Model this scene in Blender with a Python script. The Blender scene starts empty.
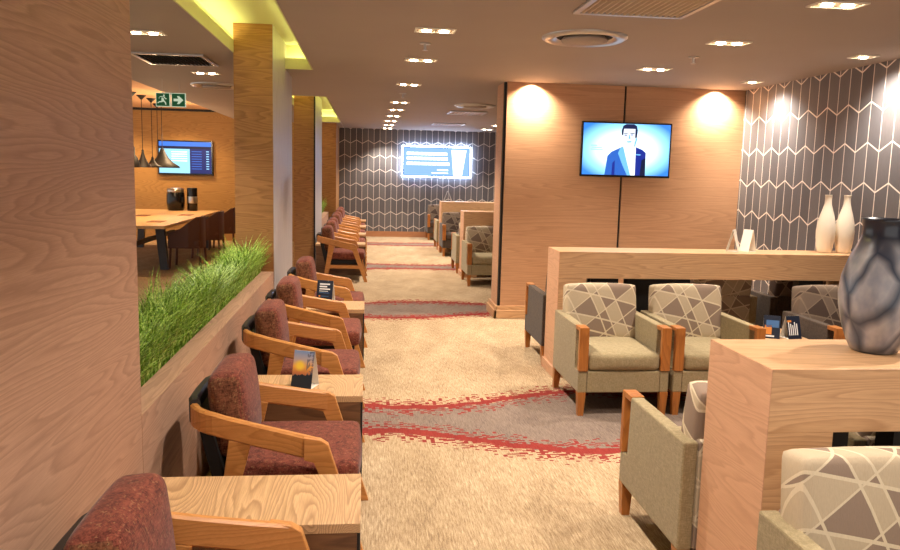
import bpy, bmesh, math, random
from mathutils import Vector, Matrix, noise
random.seed(7)
PI = math.pi
scene = bpy.context.scene
COL = scene.collection
H = 2.73            # main ceiling height

# ------------------------------------------------------------------ colour / nodes
def lin(c):
    return tuple((x/12.92 if x <= .04045 else ((x+.055)/1.055)**2.4) for x in [v/255 for v in c])
def rgb(c): return (*lin(c), 1)

class NT:
    def __init__(s, name):
        s.m = bpy.data.materials.new(name); s.m.use_nodes = True
        s.t = s.m.node_tree; s.n = s.t.nodes; s.n.clear()
        s.out = s.n.new('ShaderNodeOutputMaterial'); s.b = s.n.new('ShaderNodeBsdfPrincipled')
        s.t.links.new(s.b.outputs[0], s.out.inputs[0])
    def l(s, a, b): s.t.links.new(a, b)
    def coord(s, scale=(1,1,1), loc=(0,0,0), rot=(0,0,0), out='Object'):
        c = s.n.new('ShaderNodeTexCoord'); m = s.n.new('ShaderNodeMapping')
        m.inputs['Scale'].default_value = scale; m.inputs['Location'].default_value = loc; m.inputs['Rotation'].default_value = rot
        s.l(c.outputs[out], m.inputs[0]); return m.outputs[0]
    def noise(s, v, scale, detail=2, rough=.5, dist=0):
        n = s.n.new('ShaderNodeTexNoise'); n.inputs['Scale'].default_value = scale; n.inputs['Detail'].default_value = detail
        n.inputs['Roughness'].default_value = rough; n.inputs['Distortion'].default_value = dist
        if v is not None: s.l(v, n.inputs['Vector'])
        return n.outputs['Fac']
    def math(s, op, a, b=None, c=None):
        n = s.n.new('ShaderNodeMath'); n.operation = op
        for i, x in enumerate((a, b, c)):
            if x is None: continue
            if isinstance(x, (int, float)): n.inputs[i].default_value = x
            else: s.l(x, n.inputs[i])
        return n.outputs[0]
    def ramp(s, f, stops, interp='LINEAR'):
        n = s.n.new('ShaderNodeValToRGB'); n.color_ramp.interpolation = interp
        e = n.color_ramp.elements
        while len(e) < len(stops): e.new(.5)
        for i, (p, c) in enumerate(stops): e[i].position = p; e[i].color = c if len(c) == 4 else (*c, 1)
        s.l(f, n.inputs[0]); return n.outputs[0]
    def mix(s, f, a, b, mode='MIX'):
        n = s.n.new('ShaderNodeMix'); n.data_type = 'RGBA'; n.blend_type = mode
        for i, x in ((0, f), (6, a), (7, b)):
            if isinstance(x, (int, float)): n.inputs[i].default_value = x
            elif isinstance(x, tuple): n.inputs[i].default_value = x
            else: s.l(x, n.inputs[i])
        return n.outputs[2]
    def sep(s, v):
        n = s.n.new('ShaderNodeSeparateXYZ'); s.l(v, n.inputs[0]); return n.outputs
    def comb(s, x, y, z):
        n = s.n.new('ShaderNodeCombineXYZ')
        for i, q in enumerate((x, y, z)):
            if isinstance(q, (int, float)): n.inputs[i].default_value = q
            else: s.l(q, n.inputs[i])
        return n.outputs[0]
    def bump(s, h, strength=.2, dist=.01):
        n = s.n.new('ShaderNodeBump'); n.inputs['Strength'].default_value = strength; n.inputs['Distance'].default_value = dist
        s.l(h, n.inputs['Height']); s.l(n.outputs[0], s.b.inputs['Normal'])
    def col(s, c):
        if isinstance(c, tuple): s.b.inputs['Base Color'].default_value = c
        else: s.l(c, s.b.inputs['Base Color'])
    def set(s, **k):
        for a, v in k.items(): s.b.inputs[a.replace('_', ' ')].default_value = v
        return s.m

def plain(name, c, rough=.6, metal=0, spec=.5, emit=None, es=0):
    t = NT(name); t.col(rgb(c)); t.set(Roughness=rough, Metallic=metal)
    t.b.inputs['Specular IOR Level'].default_value = spec
    if emit: t.b.inputs['Emission Color'].default_value = rgb(emit); t.b.inputs['Emission Strength'].default_value = es
    return t.m

def wood(name, base, light, dark, axis='x', rings=16, rough=.45, contrast=.5, scale=1.0, spec=.4, st=.28):
    """veneer: contour lines of a stretched smooth noise give cathedral grain"""
    t = NT(name)
    q = st; st = {'x': (q, 1.9, 1.9), 'y': (1.9, q, 1.9), 'z': (1.9, 1.9, q)}[axis]
    fi = {'x': (3, 90, 90), 'y': (90, 3, 90), 'z': (90, 90, 3)}[axis]
    v = t.coord(tuple(a*scale for a in st))
    n = t.noise(v, 1.1, 2.2, .5, .25)
    w = t.noise(v, 9, 3, .6)
    k = t.math('ADD', t.math('MULTIPLY', n, rings*2.2), t.math('MULTIPLY', w, .9))
    f = t.math('FRACT', k)
    ring = t.ramp(f, [(0, (1,1,1)), (.55, (.55,.55,.55)), (.86, (0,0,0)), (1, (.9,.9,.9))])
    fine = t.noise(t.coord(tuple(a*scale for a in fi)), 2.2, 2, .6)
    big = t.noise(t.coord((.8,.8,.8)), 1.3, 2)
    c = t.mix(ring, rgb(dark), rgb(light))
    c = t.mix(1-contrast, c, rgb(base))
    c = t.mix(t.math('MULTIPLY', t.ramp(fine, [(.38, (1,1,1)), (.6, (0,0,0))]), .35*contrast+.08), c, rgb(dark))
    c = t.mix(t.math('MULTIPLY', big, .35), c, rgb(base))
    t.col(c); t.bump(fine, .08, .002)
    t.b.inputs['Specular IOR Level'].default_value = spec
    return t.set(Roughness=rough)

def fabric(name, c1, c2, scale=220, rough=.95, mott=.5, flecks=None):
    t = NT(name)
    a = t.noise(t.coord((1, 1, .18)), scale, 2, .7); b = t.noise(t.coord((.18, .18, 1)), scale, 2, .7)
    m = t.noise(t.coord(), 30, 3, .7)
    f = t.math('ADD', t.math('MULTIPLY', t.math('ADD', a, b), .35), t.math('MULTIPLY', m, .3*mott*2))
    c = t.ramp(f, [(.38, rgb(c1)), (.62, rgb(c2))])
    if flecks:
        g = t.noise(t.coord(), 90, 2, .6)
        c = t.mix(t.ramp(g, [(.6, (0,0,0)), (.68, (.7,.7,.7))]), c, rgb(flecks))
    t.col(c); t.bump(f, .35, .003)
    t.b.inputs['Specular IOR Level'].default_value = .15
    t.b.inputs['Sheen Weight'].default_value = .1
    return t.set(Roughness=rough)

def patchwork(name, ground, shape, line, scale=8.5):
    """woven shards: light bands between tapering taupe shapes"""
    t = NT(name)
    x, y, z = t.sep(t.coord())[0:3]
    yz = t.math('ADD', z, t.math('MULTIPLY', y, .6))
    xs = t.math('ADD', x, t.math('MULTIPLY', y, .35))
    L = None; rs = []
    for ang, fq, off in ((.42, 8.5, 3.3), (1.35, 7.0, 11.1), (2.25, 8.0, 27.7)):
        w1 = t.math('ADD', t.math('ADD', t.math('MULTIPLY', xs, math.cos(ang)*fq), t.math('MULTIPLY', yz, math.sin(ang)*fq)), off)
        vo = t.n.new('ShaderNodeTexVoronoi'); vo.voronoi_dimensions = '1D'; vo.feature = 'DISTANCE_TO_EDGE'; vo.inputs['Scale'].default_value = 1; t.l(w1, vo.inputs['W'])
        vc = t.n.new('ShaderNodeTexVoronoi'); vc.voronoi_dimensions = '1D'; vc.feature = 'F1'; vc.inputs['Scale'].default_value = 1; t.l(w1, vc.inputs['W'])
        e = t.math('LESS_THAN', vo.outputs['Distance'], .042 if ang < 2 else .03)
        L = e if L is None else t.math('MAXIMUM', L, e)
        rs.append(t.sep(vc.outputs['Color'])[0])
    wn = t.n.new('ShaderNodeTexWhiteNoise'); wn.noise_dimensions = '3D'; t.l(t.comb(rs[0], rs[1], rs[2]), wn.inputs['Vector'])
    cc = t.ramp(wn.outputs['Value'], [(0, rgb(shape)), (.58, rgb(ground))], 'CONSTANT')
    c = t.mix(L, cc, rgb(line))
    w = t.noise(t.coord((1, 1, .2)), 260, 2, .7)
    c = t.mix(t.math('MULTIPLY', w, .3), c, rgb(tuple(int(v*.6) for v in ground)))
    t.col(c); t.bump(w, .3, .003)
    t.b.inputs['Specular IOR Level'].default_value = .15
    return t.set(Roughness=.92)

# ------------------------------------------------------------------ materials
M = {}
M['wall_wood_y'] = wood('wall wood along room', (192,150,124), (202,160,134), (142,106,86), 'y', rings=18, contrast=.55, rough=.5, scale=1.9, st=.16)
M['wall_wood_x'] = wood('wall wood across room', (198,152,116), (206,160,124), (160,116,84), 'x', rings=16, contrast=.5, rough=.42, scale=1.8, st=.07)
M['post_wood'] = wood('post wood', (176,124,70), (186,134,80), (116,76,42), 'x', rings=14, contrast=.62, rough=.5, scale=1.6, st=.2)
M['bar_wood_x'] = wood('bar wood', (212,168,124), (222,178,134), (168,122,84), 'x', rings=15, contrast=.6, rough=.4, scale=1.7, st=.22)
M['bar_wood_z'] = wood('bar end wood', (210,162,128), (218,170,136), (172,126,96), 'y', rings=14, contrast=.45, rough=.45, scale=1.8, st=.3)
M['table_wood'] = wood('side table top wood', (208,166,120), (218,178,134), (136,98,66), 'y', rings=22, contrast=.75, rough=.42, scale=1.6)
M['table_side_shaded'] = wood('side table shaded side wood', (120,82,54), (132,92,62), (70,44,30), 'x', rings=16, contrast=.6)  # darker wood: the shadow below the tabletop is put into the colour
M['chair_wood'] = wood('honey chair wood', (204,138,74), (216,152,88), (160,98,46), 'x', rings=14, contrast=.5, rough=.35, scale=2.2)
M['leg_wood'] = wood('orange leg wood', (176,108,50), (188,120,58), (126,74,34), 'z', rings=10, contrast=.5, rough=.35, scale=2)
M['dining_wood'] = wood('dining wall wood', (178,136,78), (190,148,88), (134,98,52), 'x', rings=20, contrast=.5, rough=.6)
M['dining_table'] = wood('dining table top wood', (226,186,128), (232,196,140), (196,150,96), 'y', rings=8, contrast=.3)
M['maroon'] = fabric('maroon tweed', (70,30,24), (138,74,58), 200, flecks=(150,108,78))
M['maroon_side'] = fabric('brown tweed side', (62,34,24), (140,88,62), 200, flecks=(150,118,80))
M['olive'] = fabric('olive linen', (142,126,94), (182,164,130), 260, mott=.25)
M['brown_fab'] = fabric('dark taupe linen', (66,54,46), (98,82,68), 260, mott=.3)
M['black_fab'] = plain('black upholstery', (24,18,15), .8)
M['leather'] = plain('black leather wrap', (28,26,28), .38)
M['pattern_light'] = patchwork('light shard weave', (196,176,148), (148,126,110), (222,204,174))
M['pattern_dark'] = patchwork('dark shard weave', (124,106,92), (84,68,60), (144,124,106))
M['dining_leather'] = plain('brown dining leather', (84,46,24), .5)
M['dining_leg'] = plain('brown dining leg', (92,50,26), .5)
M['black'] = plain('black', (16,14,14), .6)
M['black_gloss'] = plain('black gloss', (12,12,14), .25)
M['white_paint'] = plain('white card', (236,228,214), .6)
M['steel'] = plain('brushed steel', (190,186,180), .3, 1)
M['grey_metal'] = plain('blue grey leg', (58,60,66), .5)
M['soil'] = plain('dark soil', (38,28,24), .95)
M['chrome'] = plain('pale metal frame', (196,192,190), .3, .7)
M['vent_dark'] = plain('vent shadow', (30,24,22), .8)
M['vent_slat'] = plain('vent slat', (196,176,150), .5)
M['ceramic'] = plain('cream ceramic', (244,232,212), .32)
M['skirt'] = wood('skirting wood', (186,130,92), (196,140,100), (150,100,68), 'x', rings=6, contrast=.3)

def ceiling_mat():
    t = NT('ceiling paint'); n = t.noise(t.coord(), 1.2, 3)
    t.col(t.mix(n, rgb((160,147,138)), rgb((170,157,148)))); return t.set(Roughness=.75)
M['ceiling'] = ceiling_mat()
M['cove'] = plain('cove paint', (206,204,160), .8)
M['dining_ceiling'] = plain('dining ceiling paint', (226,180,132), .8)

def carpet_mat():
    t = NT('banded carpet'); P = t.coord(); x, y, z = t.sep(P)[0:3]
    # streaked pile, diagonal
    s1 = t.noise(t.coord((90, 7, 1), rot=(0,0,.35)), 1.6, 4, .8)
    s0 = t.noise(t.coord((3, 1.2, 1)), 1.5, 3, .6)
    s2 = t.noise(t.coord((120, 12, 1), rot=(0,0,.2)), 1.0, 3, .8)
    s3 = t.noise(t.coord((1,1,1)), 150, 2, .7)
    f = t.math('ADD', t.math('ADD', t.math('MULTIPLY', s1, .45), t.math('MULTIPLY', s2, .27)), t.math('ADD', t.math('MULTIPLY', s3, .13), t.math('MULTIPLY', s0, .15)))
    sand = t.ramp(f, [(.36, rgb((112,90,68))), (.5, rgb((170,144,112))), (.62, rgb((212,188,154)))])
    grey = t.ramp(f, [(.38, rgb((92,78,70))), (.62, rgb((150,130,116)))])
    red = t.ramp(f, [(.36, rgb((112,36,34))), (.64, rgb((152,62,54)))])
    # bands every 4.25 m
    yy = t.math('SUBTRACT', y, 3.1)
    k = t.math('FLOOR', t.math('DIVIDE', yy, 4.25))
    v = t.math('SUBTRACT', t.math('SUBTRACT', yy, t.math('MULTIPLY', k, 4.25)), 2.1)     # 0 at band centre (y=5.2)
    # dithering in small cells
    cx = t.math('FLOOR', t.math('MULTIPLY', x, 38)); cy = t.math('FLOOR', t.math('MULTIPLY', y, 60))
    wn = t.n.new('ShaderNodeTexWhiteNoise'); wn.noise_dimensions = '2D'; t.l(t.comb(cx, cy, 0), wn.inputs['Vector'])
    dn = t.math('SUBTRACT', wn.outputs['Value'], .5)
    xa = t.math('MULTIPLY', x, PI/1.5)
    amp = t.math('MAXIMUM', t.math('SUBTRACT', 1, t.math('MULTIPLY', k, .3)), .25)
    ph = t.math('MULTIPLY', k, 2.4)
    e1 = t.math('ADD', t.math('MULTIPLY', t.math('MULTIPLY', t.math('COSINE', t.math('ADD', xa, ph)), .22), amp), -.5)
    e2 = t.math('ADD', t.math('MULTIPLY', t.math('MULTIPLY', t.math('COSINE', t.math('ADD', xa, t.math('SUBTRACT', ph, .73))), -.2), amp), .42)
    e1 = t.math('ADD', e1, t.math('MULTIPLY', t.math('SUBTRACT', t.math('MINIMUM', k, 3), 0), .07))
    e2 = t.math('SUBTRACT', e2, t.math('MULTIPLY', t.math('MINIMUM', k, 3), .05))
    wob = t.math('MULTIPLY', t.math('SUBTRACT', t.noise(P, 5, 2), .5), .12)
    def near(e, w, soft):
        d = t.math('ABSOLUTE', t.math('SUBTRACT', t.math('ADD', v, wob), e))
        d = t.math('ADD', d, t.math('MULTIPLY', dn, soft))
        return t.math('LESS_THAN', d, w)
    def core(e, w): 
        d = t.math('ABSOLUTE', t.math('SUBTRACT', t.math('ADD', v, wob), e)); return t.math('LESS_THAN', d, w)
    vd = t.math('ADD', v, t.math('MULTIPLY', dn, .12))
    inside = t.math('MULTIPLY', t.math('GREATER_THAN', vd, e1), t.math('LESS_THAN', vd, e2))
    reds = t.math('MAXIMUM', t.math('MAXIMUM', near(e1, .08, .34), near(e2, .075, .34)), t.math('MAXIMUM', core(e1, .045), core(e2, .04)))
    on = t.math('MULTIPLY', t.math('GREATER_THAN', y, 3.3), t.math('GREATER_THAN', x, -1))
    c = t.mix(t.math('MULTIPLY', inside, on), sand, grey)
    c = t.mix(t.math('MULTIPLY', reds, on), c, red)
    t.col(c); t.bump(f, .5, .006)
    t.b.inputs['Specular IOR Level'].default_value = .1
    return t.set(Roughness=1)
M['carpet'] = carpet_mat()

def herring(name, axis, w, u0, h, z0, amp):
    t = NT(name); x, y, z = t.sep(t.coord())[0:3]
    a = y if axis == 'y' else x
    u = t.math('ADD', t.math('DIVIDE', t.math('SUBTRACT', a, u0), w), 41)
    tri = t.math('ABSOLUTE', t.math('SUBTRACT', t.math('MULTIPLY', t.math('FRACT', t.math('MULTIPLY', u, .5)), 2), 1))
    v = t.math('ADD', t.math('DIVIDE', t.math('SUBTRACT', z, z0), h), t.math('ADD', t.math('MULTIPLY', tri, amp), 20.5))
    du = t.math('ABSOLUTE', t.math('SUBTRACT', t.math('FRACT', t.math('ADD', u, .5)), .5))
    dv = t.math('ABSOLUTE', t.math('SUBTRACT', t.math('FRACT', v), .5))
    lu = t.math('LESS_THAN', du, .026); lv = t.math('LESS_THAN', dv, .02)
    L = t.math('MAXIMUM', lu, lv)
    cell = t.n.new('ShaderNodeTexWhiteNoise'); cell.noise_dimensions = '2D'
    t.l(t.comb(t.math('FLOOR', u), t.math('FLOOR', t.math('ADD', v, .5)), 0), cell.inputs['Vector'])
    g = t.mix(cell.outputs['Value'], rgb((96,93,96)), rgb((116,111,112)))
    n = t.noise(t.coord((1,1,.3)), 60, 3)
    g = t.mix(t.math('MULTIPLY', n, .3), g, rgb((70,66,68)))
    t.col(t.mix(L, g, rgb((236,224,212))))
    t.b.inputs['Specular IOR Level'].default_value = .3
    return t.set(Roughness=.55)
M['herring_x'] = herring('chevron wallpaper far', 'x', .148, -.27, .358, 2.08, .23)
M['herring_y'] = herring('chevron wallpaper right', 'y', .165, 6.52, .355, 2.405, .24)

def vase_mat():
    t = NT('smoky veined glaze'); z = t.sep(t.coord())[2]
    o = t.coord((1, 1, .55)); d = t.noise(o, 6, 2)
    n = t.n.new('ShaderNodeVectorMath'); n.operation = 'ADD'
    t.l(o, n.inputs[0]); t.l(t.comb(t.math('MULTIPLY', d, .12), t.math('MULTIPLY', d, .1), t.math('MULTIPLY', d, .12)), n.inputs[1])
    vo = t.n.new('ShaderNodeTexVoronoi'); vo.feature = 'DISTANCE_TO_EDGE'; vo.inputs['Scale'].default_value = 8; t.l(n.outputs[0], vo.inputs['Vector'])
    vein = t.ramp(vo.outputs['Distance'], [(0, (1,1,1)), (.06, (.75,.75,.75)), (.2, (0,0,0))])
    big = t.noise(t.coord((1,1,.6)), 12, 3)
    body = t.ramp(big, [(.35, rgb((126,130,144))), (.65, rgb((184,178,178)))])
    c = t.mix(vein, body, rgb((50,58,76)))
    neck = t.math('GREATER_THAN', z, .405)
    nk = t.ramp(z, [(.36, (0,0,0)), (.43, (1,1,1))])
    c = t.mix(nk, c, rgb((42,46,60)))
    t.col(c); t.b.inputs['Coat Weight'].default_value = .4
    return t.set(Roughness=.3)
M['vase'] = vase_mat()
def grass_mat():
    t = NT('grass blades'); n = t.noise(t.coord((1,1,.15)), 90, 2)
    t.col(t.ramp(n, [(.34, rgb((70,106,22))), (.5, rgb((140,182,54))), (.68, rgb((222,238,136)))]))
    t.b.inputs['Subsurface Weight'].default_value = 0
    return t.set(Roughness=.5)
M['grass'] = grass_mat()

def emis(name, c, s): return plain(name, (10,10,10), .5, 0, .3, c, s)
M['bulb'] = emis('lamp glow', (255,232,196), 30)
M['led'] = emis('cove strip glow', (246,246,160), 17)

# ------------------------------------------------------------------ mesh helpers
def B(bm, x0, x1, y0, y1, z0, z1, bev=0, seg=2, mat=0):
    v = [bm.verts.new(p) for p in ((x0,y0,z0),(x1,y0,z0),(x1,y1,z0),(x0,y1,z0),(x0,y0,z1),(x1,y0,z1),(x1,y1,z1),(x0,y1,z1))]
    fs = [bm.faces.new([v[i] for i in q]) for q in ((0,3,2,1),(4,5,6,7),(0,1,5,4),(1,2,6,5),(2,3,7,6),(3,0,4,7))]
    for f in fs: f.material_index = mat
    if bev:
        es = list({e for f in fs for e in f.edges})
        bmesh.ops.bevel(bm, geom=es, offset=bev, segments=seg, profile=.5, affect='EDGES')
    return bm
def box(*a, **k): return B(bmesh.new(), *a, **k)
def PR(bm, pts, a0, a1, plane='xz', bev=0):
    """extrude polygon; plane xz -> along y, yz -> along x, xy -> along z"""
    def P(p, a): return (p[0], a, p[1]) if plane == 'xz' else ((a, p[0], p[1]) if plane == 'yz' else (p[0], p[1], a))
    n = len(pts); v0 = [bm.verts.new(P(p, a0)) for p in pts]; v1 = [bm.verts.new(P(p, a1)) for p in pts]
    fs = [bm.faces.new(v0), bm.faces.new(v1[::-1])]
    for i in range(n): fs.append(bm.faces.new((v0[i], v1[i], v1[(i+1) % n], v0[(i+1) % n])))
    if bev: bmesh.ops.bevel(bm, geom=list({e for f in fs for e in f.edges}), offset=bev, segments=2, profile=.5, affect='EDGES')
    return bm
def prism(*a, **k): return PR(bmesh.new(), *a, **k)
def LA(bm, prof, n=32, c=(0,0), cap=True):
    rings = []
    for r, z in prof: rings.append([bm.verts.new((c[0]+r*math.cos(2*PI*i/n), c[1]+r*math.sin(2*PI*i/n), z)) for i in range(n)])
    for a, b in zip(rings, rings[1:]):
        for i in range(n): bm.faces.new((a[i], a[(i+1) % n], b[(i+1) % n], b[i]))
    if cap: bm.faces.new(rings[0][::-1]); bm.faces.new(rings[-1])
    return bm
def lathe(*a, **k): return LA(bmesh.new(), *a, **k)
def SW(bm, path, w, h):
    """board swept along a horizontal-ish path; w thickness in plan, h height; z of path is the top"""
    R_ = []
    n = len(path)
    for i, p in enumerate(path):
        a = Vector(path[max(i-1, 0)]); b = Vector(path[min(i+1, n-1)]); t = (b-a); t.z = 0; t.normalize()
        s = Vector((-t.y, t.x, 0))*w/2; p = Vector(p); c = .25*w
        prof = [p+s-Vector((0,0,c)), p+s*.5, p-s*.5, p-s-Vector((0,0,c)), p-s-Vector((0,0,h-c)), p-s*.5-Vector((0,0,h)), p+s*.5-Vector((0,0,h)), p+s-Vector((0,0,h-c))]
        R_.append([bm.verts.new(q) for q in prof])
    for a, b in zip(R_, R_[1:]):
        for i in range(8): bm.faces.new((a[i], a[(i+1) % 8], b[(i+1) % 8], b[i]))
    bm.faces.new(R_[0][::-1]); bm.faces.new(R_[-1]); return bm
def CY(bm, a, b, r, n=10):
    a = Vector(a); b = Vector(b); d = (b-a).normalized(); u = d.orthogonal().normalized(); w = d.cross(u)
    A = [bm.verts.new(a+(u*math.cos(2*PI*i/n)+w*math.sin(2*PI*i/n))*r) for i in range(n)]
    C = [bm.verts.new(b+(u*math.cos(2*PI*i/n)+w*math.sin(2*PI*i/n))*r) for i in range(n)]
    for i in range(n): bm.faces.new((A[i], A[(i+1) % n], C[(i+1) % n], C[i]))
    bm.faces.new(A[::-1]); bm.faces.new(C); return bm

def obj(name, bm, mats, parent=None, loc=None, smooth=False, rot=None):
    bmesh.ops.recalc_face_normals(bm, faces=bm.faces)
    me = bpy.data.meshes.new(name); bm.to_mesh(me); bm.free()
    for m in (mats if isinstance(mats, (list, tuple)) else [mats]): me.materials.append(m)
    if smooth:
        for p in me.polygons: p.use_smooth = True
    o = bpy.data.objects.new(name, me); COL.objects.link(o)
    if parent: o.parent = parent
    if loc: o.location = loc
    if rot: o.rotation_euler = rot
    return o
def cushion(name, x0, x1, y0, y1, z0, z1, mat, parent, r=.03, puff=.012, rot=None, loc=None):
    bm = bmesh.new(); N = 10
    cx, cy, cz = (x0+x1)/2, (y0+y1)/2, (z0+z1)/2; hx, hy, hz = (x1-x0)/2, (y1-y0)/2, (z1-z0)/2
    bmesh.ops.create_cube(bm, size=2); bmesh.ops.subdivide_edges(bm, edges=bm.edges[:], cuts=N, use_grid_fill=True)
    for v in bm.verts:
        p = v.co.copy(); q = []
        for a, h in ((p.x, hx), (p.y, hy), (p.z, hz)):
            # concentrate grid near the edge
            s = math.copysign(abs(a)**.6, a); q.append(s*h)
        q = Vector(q); c = Vector((max(-hx+r, min(hx-r, q.x)), max(-hy+r, min(hy-r, q.y)), max(-hz+r, min(hz-r, q.z))))
        d = q-c
        if d.length > 1e-6: q = c+d.normalized()*min(r, max(abs(d.x), abs(d.y), abs(d.z), r if sum(abs(k) > 1e-6 for k in d) > 1 else 0))
        n = (1-(q.x/hx)**2, 1-(q.y/hy)**2, 1-(q.z/hz)**2)
        if abs(p.z) > .99: q.z += math.copysign(puff*n[0]*n[1], p.z)
        if abs(p.x) > .99: q.x += math.copysign(puff*n[2]*n[1], p.x)
        if abs(p.y) > .99: q.y += math.copysign(puff*n[0]*n[2], p.y)
        v.co = q+Vector((cx, cy, cz))
    return obj(name, bm, mat, parent, loc, True, rot)

def tag(o, label, cat, group=None, kind=None):
    if label: o['label'] = label
    if cat: o['category'] = cat
    if group: o['group'] = group
    if kind: o['kind'] = kind
    return o
def thing(name, label, cat, loc=(0,0,0), rz=0, group=None):
    o = bpy.data.objects.new(name, None); COL.objects.link(o); o.empty_display_size = .1
    o.location = loc; o.rotation_euler = (0, 0, rz); return tag(o, label, cat, group)
def struct(name, bm, m, **k):
    o = obj(name, bm, m, **k); o['kind'] = 'structure'; return o
KIDS = {}
def dup(root, loc, rz=0, label=None, group=None):
    r = root.copy(); COL.objects.link(r); r.location = loc; r.rotation_euler = (0, 0, rz)
    if label: r['label'] = label
    if group: r['group'] = group
    for ch in list(root.children):
        c = ch.copy(); COL.objects.link(c); c.parent = r
        for g in list(ch.children):
            d = g.copy(); COL.objects.link(d); d.parent = c
    return r

# ------------------------------------------------------------------ the room shell
XR = 4.42; YF = 19.92; YW = 8.86; XL = -.87
struct('floor', box(-8.2, XR+.1, -1.2, YF+.1, -.1, 0), M['carpet'])
# ceiling with two lit coves
C1 = (-1.22, -.58, -1.2, 8.45); C2 = (-1.22, -.60, 11.5, 17.6)
bm = bmesh.new(); T = H+.06
def slab(x0, x1, y0, y1): B(bm, x0, x1, y0, y1, H, T)
slab(C1[1], XR+.1, -1.2, YF+.1)
slab(-2.9, C1[0], -1.2, YF+.1)
slab(C1[0], C1[1], C1[3], C2[2]); slab(C2[0], C2[1], C2[3], YF+.1)
struct('ceiling', bm, M['ceiling'])
def cove(c, capnear):
    x0, x1, y0, y1 = c; w = .13; top = 2.99
    bm = bmesh.new()
    B(bm, x0-w-.03, x1+w+.03, y0-w-.03, y1+w+.03, top, top+.03)
    B(bm, x0-w-.03, x0-w, y0-w-.03, y1+w+.03, T, top); B(bm, x1+w, x1+w+.03, y0-w-.03, y1+w+.03, T, top)
    B(bm, x0-w, x1+w, y1+w, y1+w+.03, T, top); B(bm, x0-w, x1+w, y0-w-.03, y0-w, T, top)
    o = struct('ceiling', bm, M['cove'])
    bm = bmesh.new(); l = .012; zt = H+.11
    e = .004
    B(bm, x0+e-l, x0+e, y0+e, y1-e, H-.002, zt); B(bm, x1-e, x1-e+l, y0+e, y1-e, H-.002, zt); B(bm, x0+e-l, x1-e+l, y1-e, y1-e+l, H-.002, zt); B(bm, x0+e-l, x1-e+l, y0+e-l, y0+e, H-.002, zt)
    struct('trim_%d' % (1 if y0 < 5 else 2), bm, M['cove'])
    bm = bmesh.new(); zs = T+.001
    B(bm, x0-.075, x0-.045, y0, y1, zs, zs+.018); B(bm, x1+.045, x1+.075, y0, y1, zs, zs+.018)
    B(bm, x0, x1, y1+.045, y1+.075, zs, zs+.018)
    tag(obj('light_strip', bm, M['led']), 'yellow-green glowing strip hidden in the %s long ceiling cove' % ('nearer' if y0 < 5 else 'farther'), 'light strip', 'cove light strips')
cove(C1, 1); cove(C2, 1)
# raised dining ceiling
bm = bmesh.new(); B(bm, -8.2, -2.9, 6, 18.3, 2.95, 3.0); B(bm, -2.93, -2.9, 6, 18.3, T, 2.95)
struct('ceiling', bm, M['dining_ceiling'])
# walls
struct('wall_back', box(-1.35, XR+.1, YF, YF+.1, 0, H), M['herring_x'])
struct('baseboard_back', box(-.70, XR, YF-.02, YF, 0, .14), M['skirt'])
struct('wall_right', box(XR, XR+.1, -1.2, YF, 0, H), M['herring_y'])
struct('wall_dining', box(-8.2, -1.36, 18.2, 18.3, 0, 3.0), M['dining_wood'])
struct('trim_3', box(-8.2, -2.95, 18.17, 18.2, 2.90, 2.95), M['black'])
struct('wall_left', box(XL-.35, XL, -1.2, 3.04, 0, 3.03), M['wall_wood_y'])
# pillars between lounge and dining room
struct('wall_pillar', box(-1.22, XL, 7.4, 9.2, 0, 3.03), [M['post_wood']])
M['pillar_lit_side'] = wood('pillar lit side wood', (186,178,178), (196,188,186), (154,144,142), 'z', rings=8, contrast=.35)  # bluish light on the aisle faces of the pillars, put into the colour
struct('trim_4', box(XL+.0005, XL+.006, 7.4, 9.2, 0, 3.0), M['pillar_lit_side'])  # thin skin carrying the painted aisle light on the first pillar
struct('wall_pillar', box(-1.22, XL, 13.3, 15.2, 0, 3.03), M['post_wood'])
bm = box(XL-.02, XL+.004, 13.275, 13.3, 0, 3.0); struct('trim_5', bm, M['black'])
struct('trim_6', box(XL+.0005, XL+.006, 13.3, 15.2, 0, 3.0), M['pillar_lit_side'])  # same painted-light skin on the next pillar
struct('wall_pillar', box(-1.35, -.70, 18.0, YF, 0, 3.03), M['post_wood'])
# wood wall block carrying the screen
bm = bmesh.new()
B(bm, 1.58, 2.955, YW+.0, 9.36, 0, H); B(bm, 2.98, XR, YW, 9.36, 0, H); B(bm, 2.955, 2.98, YW+.02, 9.36, 0, H, mat=1)
struct('wall_centre', bm, [M['wall_wood_x'], M['black']])
struct('trim_7', box(1.555, 1.58, YW+.03, YW+.09, 0, H), M['black'])
struct('wall_centre_side', box(1.55, 1.58, YW+.09, 9.36, 0, H), M['bar_wood_z'])
bm = bmesh.new(); B(bm, 1.50, XR, YW-.035, YW, 0, .10, bev=.006); B(bm, 1.50, 1.535, YW-.035, 9.40, 0, .10, bev=.006)
B(bm, 1.53, XR, YW-.018, YW, .10, .15, bev=.004); B(bm, 1.52, 1.545, YW-.018, 9.38, .10, .15, bev=.004)
struct('baseboard_centre', bm, M['bar_wood_x'])

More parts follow.
